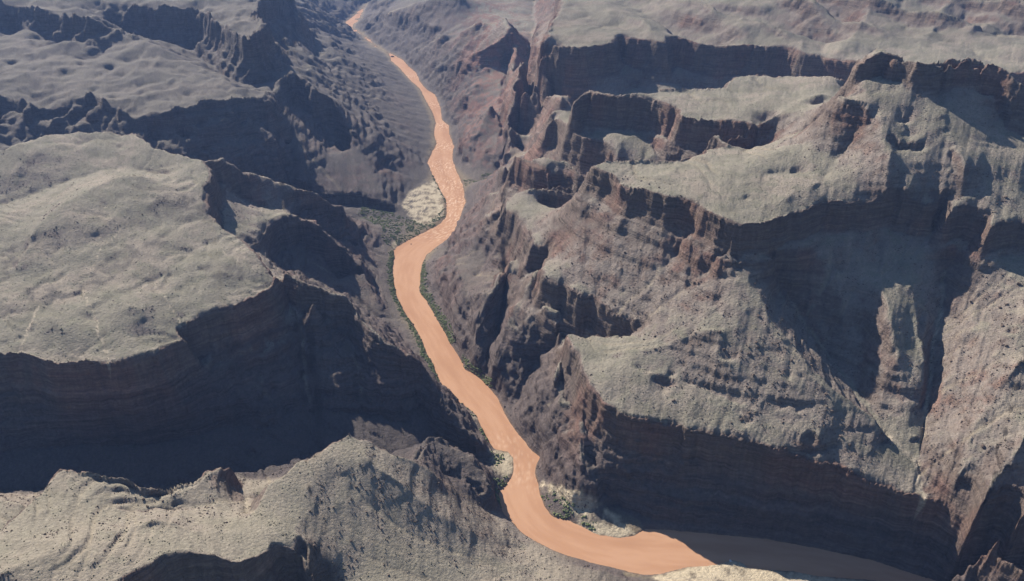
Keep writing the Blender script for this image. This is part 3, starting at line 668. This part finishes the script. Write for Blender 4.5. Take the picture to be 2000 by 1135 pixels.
# the water sheet follows the banks, a little wider than the channel, with stronger waves in the rapids
nb = 900
def resample(P, n):
    P = np.asarray(P)[:, :2]; d = np.concatenate([[0], np.cumsum(np.hypot(*np.diff(P, axis=0).T))]); t = np.linspace(0, d[-1], n)
    return np.stack([np.interp(t, d, P[:, 0]), np.interp(t, d, P[:, 1])], 1)
mid_px = [(718,6),(700,32),(684,45),(698,61),(722,80),(755,103),(790,128),(820,165),(845,205),(858,238),(866,268),(862,318),(880,350),(890,390),(884,430),(860,458),(810,485),(795,510),(793,560),(812,605),(845,652),(872,705),(915,760),(950,800),(985,850),(1020,892),(1018,930),(1020,980),(1060,1035),(1150,1072),(1260,1078),(1400,1080),(1600,1098),(1800,1140),(2000,1184),(2200,1236)]
mid = resample(smooth_xy(resample([at(a, b, 0) for a, b in mid_px], 400), 20), nb)
tn = np.gradient(mid, axis=0); tn /= np.linalg.norm(tn, axis=1, keepdims=True); nn = np.stack([tn[:, 1], -tn[:, 0]], 1)
acr = np.linspace(-1, 1, 61)
hw = np.interp(mid[:, 1], [900, 1100, 2600, 7000], [130, 105, 120, 170])
rx = mid[:, None, 0] + nn[:, None, 0] * acr[None] * hw[:, None]; ry = mid[:, None, 1] + nn[:, None, 1] * acr[None] * hw[:, None]
alng = np.concatenate([[0], np.cumsum(np.hypot(*np.diff(mid, axis=0).T))])[:, None] + 0 * rx; across = acr[None] * hw[:, None]
rap = np.zeros_like(rx)
for (px, py, rad) in ((862,455,75),(885,425,85),(888,395,90),(884,360,90),(865,325,90),(868,285,80),(862,245,70),(846,205,70),(800,150,70),(1015,905,55),(1018,935,40),(985,860,35)):
    c = at(px, py, 0); rap = np.maximum(rap, (0.45 if py > 800 else 1.0) * np.exp(-((rx - c[0]) ** 2 + (ry - c[1]) ** 2) / rad ** 2))
rz = 0.10 * fbm(alng / 22, across / 9, 3, 151) + rap * (1.1 * fbm(alng / 16, across / 9, 3, 153) + 0.5 * noise(alng / 6, across / 6, 155))
st_ = fbm(alng / 60, across / 8, 4, 157, 0.6); bigv = fbm(alng / 260, across / 45, 3, 161)
rc = np.ones(rx.shape + (3,)) * np.array([0.415, 0.236, 0.145])
rc = mix(rc, [0.465, 0.278, 0.178], 0.9 * sstep(-0.6, 0.7, 0.6 * st_ + bigv)); rc = mix(rc, [0.36, 0.200, 0.122], 0.55 * sstep(0.1, 0.9, -bigv))
foam = rap * sstep(0.15, 0.55, fbm(alng / 14, across / 6, 3, 163, 0.6) + 0.3 * noise(alng / 5, across / 3, 165))
rc = mix(rc, [0.68, 0.50, 0.37], 0.75 * foam); rc = mix(rc, [0.36, 0.19, 0.115], 0.5 * rap * sstep(0.2, 0.6, -fbm(alng / 14, across / 6, 3, 163, 0.6)))
river = grid_mesh('river', rx, ry, rz, rc, M_river)

# ------------------------------------------------------------------ plants and loose rock
def plain_mat(name, c0, c1, scale, rough=0.9):
    m, t, b = mat_new(name)
    geo = t.nodes.new('ShaderNodeNewGeometry'); n = t.nodes.new('ShaderNodeTexNoise'); n.inputs['Scale'].default_value = scale; n.inputs['Detail'].default_value = 5
    t.links.new(geo.outputs['Position'], n.inputs['Vector'])
    r = t.nodes.new('ShaderNodeValToRGB'); r.color_ramp.elements[0].position = 0.32; r.color_ramp.elements[1].position = 0.68
    r.color_ramp.elements[0].color = (*c0, 1); r.color_ramp.elements[1].color = (*c1, 1)
    t.links.new(n.outputs[0], r.inputs[0]); t.links.new(r.outputs[0], b.inputs['Base Color'])
    b.inputs['Roughness'].default_value = rough; b.inputs['Specular IOR Level'].default_value = 0.15
    return m
M_green = plain_mat('tamarisk_leaves', (0.080, 0.110, 0.050), (0.175, 0.195, 0.095), 0.08)
M_shrub = plain_mat('desert_shrub_leaves', (0.070, 0.070, 0.046), (0.12, 0.113, 0.078), 0.2)
M_boulder = plain_mat('boulder_rock', (0.075, 0.058, 0.052), (0.150, 0.118, 0.098), 0.35)
M_pale = plain_mat('pale_boulder_rock', (0.24, 0.20, 0.16), (0.38, 0.33, 0.26), 0.4)

def ico(sub):
    import bmesh
    bm = bmesh.new(); bmesh.ops.create_icosphere(bm, subdivisions=sub, radius=1.0)
    v = np.array([x.co[:] for x in bm.verts]); f = np.array([[q.index for q in p.verts] for p in bm.faces]); bm.free()
    return v, f
def scatter_mesh(name, P, size, sub, mat, squash=0.7, jag=0.3, seed=1, sink=0.25):
    """many small lumps as one mesh"""
    r = np.random.default_rng(seed); v, f = ico(sub); n = len(P)
    a = r.random(n) * 6.283; ca, sa = np.cos(a), np.sin(a)
    jit = 1 + jag * (r.random((n, len(v))) * 2 - 1)
    sx = size * (0.8 + 0.4 * r.random(n)); sy = size * (0.8 + 0.4 * r.random(n)); sz = size * squash * (0.75 + 0.5 * r.random(n))
    vx = v[None, :, 0] * jit * sx[:, None]; vy = v[None, :, 1] * jit * sy[:, None]; vz = v[None, :, 2] * jit * sz[:, None]
    co = np.stack([vx * ca[:, None] - vy * sa[:, None] + P[:, None, 0], vx * sa[:, None] + vy * ca[:, None] + P[:, None, 1], vz + P[:, None, 2] + (sz * (1 - 2 * sink) * 0.5)[:, None]], -1).reshape(-1, 3)
    ff = (f[None] + (np.arange(n) * len(v))[:, None, None]).reshape(-1, 3)
    me = bpy.data.meshes.new(name); me.vertices.add(len(co)); me.vertices.foreach_set('co', co.astype(np.float32).ravel())
    me.loops.add(ff.size); me.loops.foreach_set('vertex_index', ff.ravel().astype(np.int32))
    me.polygons.add(len(ff)); me.polygons.foreach_set('loop_start', np.arange(0, ff.size, 3, dtype=np.int32)); me.update(calc_edges=True)
    me.materials.append(mat); o = bpy.data.objects.new(name, me); C.objects.link(o); o['kind'] = 'stuff'
    return o
Pg = np.stack([X, Y, Z], -1)
area = np.zeros(X.shape); area[:-1, :-1] = np.linalg.norm(np.cross(Pg[:-1, 1:] - Pg[:-1, :-1], Pg[1:, :-1] - Pg[:-1, :-1]), axis=-1)
inview = np.abs(X / (Y + CY)) < 0.80
def pick(w, n, seed):
    w = (w * area).ravel(); c = np.cumsum(w); r = np.random.default_rng(seed)
    k = np.searchsorted(c, r.random(n) * c[-1]); return Pg.reshape(-1, 3)[k], k
# desert shrubs over benches and slopes
clump = sstep(-0.5, 0.6, n2 + 0.5 * n1)
wsh = inview * (Z > 12) * (1 - sstep(0.5, 0.85, SLP)) * (Y < 2500) * np.clip(1.6 - Y / 1700, 0.08, 1) * (0.08 + clump ** 2)
P, k = pick(wsh, 19000, 11); r = np.random.default_rng(5)
scatter_mesh('desert_scrub', P, 0.55 + 0.8 * r.random(len(P)) ** 2, 1, M_shrub, 0.75, 0.3, 21)
# rubble on talus and along the cliff feet
wrk = inview * (Z > 2) * sstep(0.3, 0.5, SLP) * (1 - sstep(0.8, 1.2, SLP)) * (Y < 2600) * np.clip(1.6 - Y / 1800, 0.08, 1) * sstep(-0.3, 0.7, n2)
P, k = pick(wrk, 16000, 12); r = np.random.default_rng(6)
scatter_mesh('talus_rubble', P, 0.6 + 1.5 * r.random(len(P)) ** 3, 1, M_boulder, 0.8, 0.28, 22)
# green thickets on the river bars
def verts_in(poly_px, z=3.0): return blob(poly_px, 3.0, z)
green = np.zeros(X.shape)
for pg in (((690,416),(740,410),(790,428),(845,443),(838,451),(800,467),(772,482),(765,470),(735,448),(705,432)), ((1054,962),(1085,972),(1122,1000),(1118,1016),(1080,1012),(1064,990)),
           ((968,938),(1000,925),(998,937),(984,952),(970,958)), ((958,888),(982,890),(985,905),(965,912)), ((850,425),(872,400),(872,425),(855,441),(830,450),(815,445)),
           ((905,352),(960,345),(960,352),(910,362)), ((903,786),(925,800),(935,815),(925,815)), ((1135,1008),(1165,1020),(1158,1036),(1140,1026)), ((690,420),(760,445),(765,485),(735,470))):
    green = np.maximum(green, verts_in(pg))
strip_g = np.zeros(X.shape)
for pl, w in ((((768,492),(764,525),(766,552),(773,582),(788,612),(803,634),(820,662),(830,692),(843,712),(848,732),(868,767),(893,787)), 9), (((824,512),(824,537),(824,570),(838,588),(853,613),(873,648),(883,668)), 10),
              (((846,345),(862,372),(871,395)), 5), (((975,960),(976,985)), 4), (((940,838),(955,864)), 4), (((904,702),(914,718),(938,733),(962,757)), 4)):
    strip_g = np.maximum(strip_g, track([(a, b, 1.5) for a, b in pl], w))
wg = inview * (Z > 0.6) * (Z < 22) * (1.2 * green * sstep(-0.35, 0.25, n2 + 0.5 * n3) + 1.6 * strip_g)
P, k = pick(wg, 5600, 13); r = np.random.default_rng(8)
scatter_mesh('riverside_thicket', P, 1.1 + 1.7 * r.random(len(P)) ** 2, 2, M_green, 0.8, 0.22, 23)

# single boulders that stand out on the slopes
def boulder_mesh(seed):
    r = np.random.default_rng(seed); v, f = ico(2); d = r.normal(size=(9, 3)); d /= np.linalg.norm(d, axis=1, keepdims=True)
    off = 0.62 + 0.25 * r.random(9)
    for q in range(9):                                   # cut flat faces
        h_ = v @ d[q]; m = h_ > off[q]; v[m] -= np.outer(h_[m] - off[q], d[q])
    v *= 1 + 0.06 * r.normal(size=(len(v), 1)); v *= np.array([1.0, 0.7 + 0.25 * r.random(), 0.6 + 0.25 * r.random()])
    me = bpy.data.meshes.new('boulder'); me.from_pydata(v.tolist(), [], f.tolist()); me.update(); return me
BM = [boulder_mesh(50 + q) for q in range(7)]
for me in BM: me.materials.append(M_boulder)
BMp = [boulder_mesh(70 + q) for q in range(3)]
for me in BMp: me.materials.append(M_pale)
rb = random.Random(4)
def put_boulders(n, w, label, group, smin, smax, seed, pool=BM):
    P, k = pick(w, n, seed)
    for p in P:
        o = bpy.data.objects.new('boulder', rb.choice(pool)); C.objects.link(o)
        sz = smin + (smax - smin) * rb.random() ** 2.2
        o.scale = (sz, sz, sz); o.location = (p[0], p[1], p[2] + 0.25 * sz); o.rotation_euler = (rb.uniform(-.4, .4), rb.uniform(-.4, .4), rb.uniform(0, 6.28))
        f_ = (sz - smin) / (smax - smin); word = 'large ' if f_ > 0.5 else ('' if f_ > 0.12 else 'small ')
        o['label'] = word + label; o['category'] = 'boulder'; o['group'] = word + group
mid_s = sstep(0.2, 0.35, SLP) * (1 - sstep(0.7, 0.9, SLP))
put_boulders(75, verts_in(((1240,700),(1420,560),(1500,640),(1700,840),(1760,930),(1560,880),(1320,825),(1200,780)), 200) * mid_s * (Z > 150), 'dark boulder lying on the slope above the long lower right cliff', 'boulders above the lower right cliff', 1.8, 4.6, 31)
put_boulders(45, verts_in(((560,930),(680,860),(800,920),(960,1080),(900,1130),(640,1120)), 130) * (Z > 40), 'dark boulder lying on the grey hillside falling to the river from the foreground crest', 'boulders on the foreground hillside', 1.2, 3.2, 32)
put_boulders(28, verts_in(((240,940),(440,930),(500,1010),(400,1040),(280,1010)), 205) * (Z > 150), 'dark rock on the rough hollow behind the pale foreground crest', 'rocks in the foreground hollow', 1.2, 2.8, 33)
put_boulders(40, verts_in(((1850,520),(2000,560),(2000,860),(1850,960),(1820,760)), 220) * (SLP < 0.9), 'dark boulder on the broad slope beside the pale dry wash', 'boulders on the slope by the dry wash', 2.0, 5.0, 34)
put_boulders(36, verts_in(((1000,430),(1180,420),(1330,470),(1230,600),(1060,540)), 280) * (SLP < 0.8) * (Z > 200), 'dark boulder on the layered slope under the upper plateau cliff', 'boulders on the layered slope', 1.8, 4.4, 35)
put_boulders(40, inview * (Z > 0.4) * (Z < 4) * (Y > 1150) * (Y < 3400) * sstep(0.10, 0.3, SLP), 'grey boulder at the edge of the muddy river', 'boulders along the river banks', 1.5, 3.6, 36)
put_boulders(24, verts_in(((700,630),(770,690),(840,740),(880,800),(840,780),(740,690)), 90) * (Z > 20), 'dark boulder on the lit spur running down to the left bank', 'boulders on the left bank spur', 1.4, 3.4, 37)
def one_rock(px, py, sz, label, zz=0.3):
    x, y, z_ = at(px, py, 0); o = bpy.data.objects.new('river_rock', BM[2]); C.objects.link(o); o.location = (x, y, zz); o.scale = (sz, sz, sz * 0.8); o['label'] = label; o['category'] = 'rock'
one_rock(803, 477, 3.2, 'small dark rock standing alone in the river below the rapid')
one_rock(766, 111, 14, 'large dark rock in the river at the far narrow bend')

# ------------------------------------------------------------------ raft on the sand spit
def tube_mesh(path, rad, nseg=10, closed=False):
    path = np.asarray(path, float); n = len(path)
    t = np.roll(path, -1, 0) - np.roll(path, 1, 0) if closed else np.gradient(path, axis=0)
    t /= np.linalg.norm(t, axis=1, keepdims=True); side = np.cross(t, [0, 0, 1.0]); side /= np.maximum(np.linalg.norm(side, axis=1, keepdims=True), 1e-6); up = np.cross(side, t)
    a = np.linspace(0, 2 * np.pi, nseg, endpoint=False); v = (path[:, None] + rad * (np.cos(a)[None, :, None] * side[:, None] + np.sin(a)[None, :, None] * up[:, None])).reshape(-1, 3)
    f = []
    for i in range(n if closed else n - 1):
        for j in range(nseg):
            i2 = (i + 1) % n; f.append((i * nseg + j, i * nseg + (j + 1) % nseg, i2 * nseg + (j + 1) % nseg, i2 * nseg + j))
    if not closed: f.append(tuple(range(nseg - 1, -1, -1))); f.append(tuple((n - 1) * nseg + j for j in range(nseg)))
    me = bpy.data.meshes.new('raft'); me.from_pydata(v.tolist(), [], f); me.polygons.foreach_set('use_smooth', [True] * len(f)); me.update(); return me
M_white = plain_mat('white_raft_rubber', (0.72, 0.73, 0.75), (0.82, 0.82, 0.83), 2.0, 0.45)
M_floor = plain_mat('raft_floor', (0.25, 0.27, 0.30), (0.32, 0.34, 0.37), 2.0, 0.6)
M_oar = plain_mat('oar_wood', (0.30, 0.20, 0.11), (0.38, 0.26, 0.15), 3.0, 0.6)
raft = bpy.data.objects.new('river_raft', None); C.objects.link(raft)
rxp, ryp, _ = at(1428, 1097, 1.0); raft.location = (rxp, ryp, 1.3); raft.rotation_euler = (0, R(-4), R(118))
raft['label'] = 'white inflatable raft beached at the tip of the pale sand spit'; raft['category'] = 'raft'
aa = np.linspace(0, 2 * np.pi, 40, endpoint=False)
sgn = lambda v, p: np.sign(v) * np.abs(v) ** p
ring = np.stack([3.6 * sgn(np.cos(aa), 0.7), 1.35 * sgn(np.sin(aa), 0.55), 0.55 * np.abs(np.cos(aa)) ** 6], 1)
def part(name, me, mat, parent=raft):
    me.materials.append(mat); o = bpy.data.objects.new(name, me); C.objects.link(o); o.parent = parent; return o
part('side_tube', tube_mesh(ring, 0.42, 12, True), M_white)
fl = bpy.data.meshes.new('raft_floor'); fv = [(x * 0.92, y * 0.92, -0.2 + 0.0 * z_) for x, y, z_ in ring]; fv2 = [(x, y, z_ - 0.12) for x, y, z_ in fv]
nfv = len(fv); fl.from_pydata(fv + fv2, [], [tuple(range(nfv)), tuple(range(2 * nfv - 1, nfv - 1, -1))] + [(i, i + nfv, (i + 1) % nfv + nfv, (i + 1) % nfv) for i in range(nfv)]); fl.update()
part('raft_floor', fl, M_floor)
for xx in (-1.3, 0.2, 1.6): part('thwart', tube_mesh([(xx, -1.1, 0.15), (xx, -0.4, 0.18), (xx, 0.4, 0.18), (xx, 1.1, 0.15)], 0.3), M_white)
for yy in (-1, 1): part('oar', tube_mesh([(0.3, yy * 0.6, 0.75), (-0.4, yy * 1.5, 0.6), (-1.4, yy * 2.6, 0.25)], 0.06, 6), M_oar)

# ------------------------------------------------------------------ haze
HAZE = True
if HAZE:
    import bmesh
    bm = bmesh.new(); bmesh.ops.create_cube(bm, size=1.0)
    me = bpy.data.meshes.new('haze'); 
    for v in bm.verts: v.co = (v.co.x * 26000, 4500 + v.co.y * 15000, (-20 if v.co.z < 0 else 1130))
    bm.to_mesh(me); bm.free()
    hz = bpy.data.objects.new('haze', me); C.objects.link(hz); hz['kind'] = 'stuff'
    m = bpy.data.materials.new('haze_air'); m.use_nodes = True; t = m.node_tree; t.nodes.clear()
    o = t.nodes.new('ShaderNodeOutputMaterial'); pv = t.nodes.new('ShaderNodeVolumePrincipled')
    pv.inputs['Color'].default_value = (0.30, 0.48, 1.0, 1); pv.inputs['Density'].default_value = 2.5e-5
    pv.inputs['Anisotropy'].default_value = 0.1
    t.links.new(pv.outputs[0], o.inputs['Volume']); me.materials.append(m)
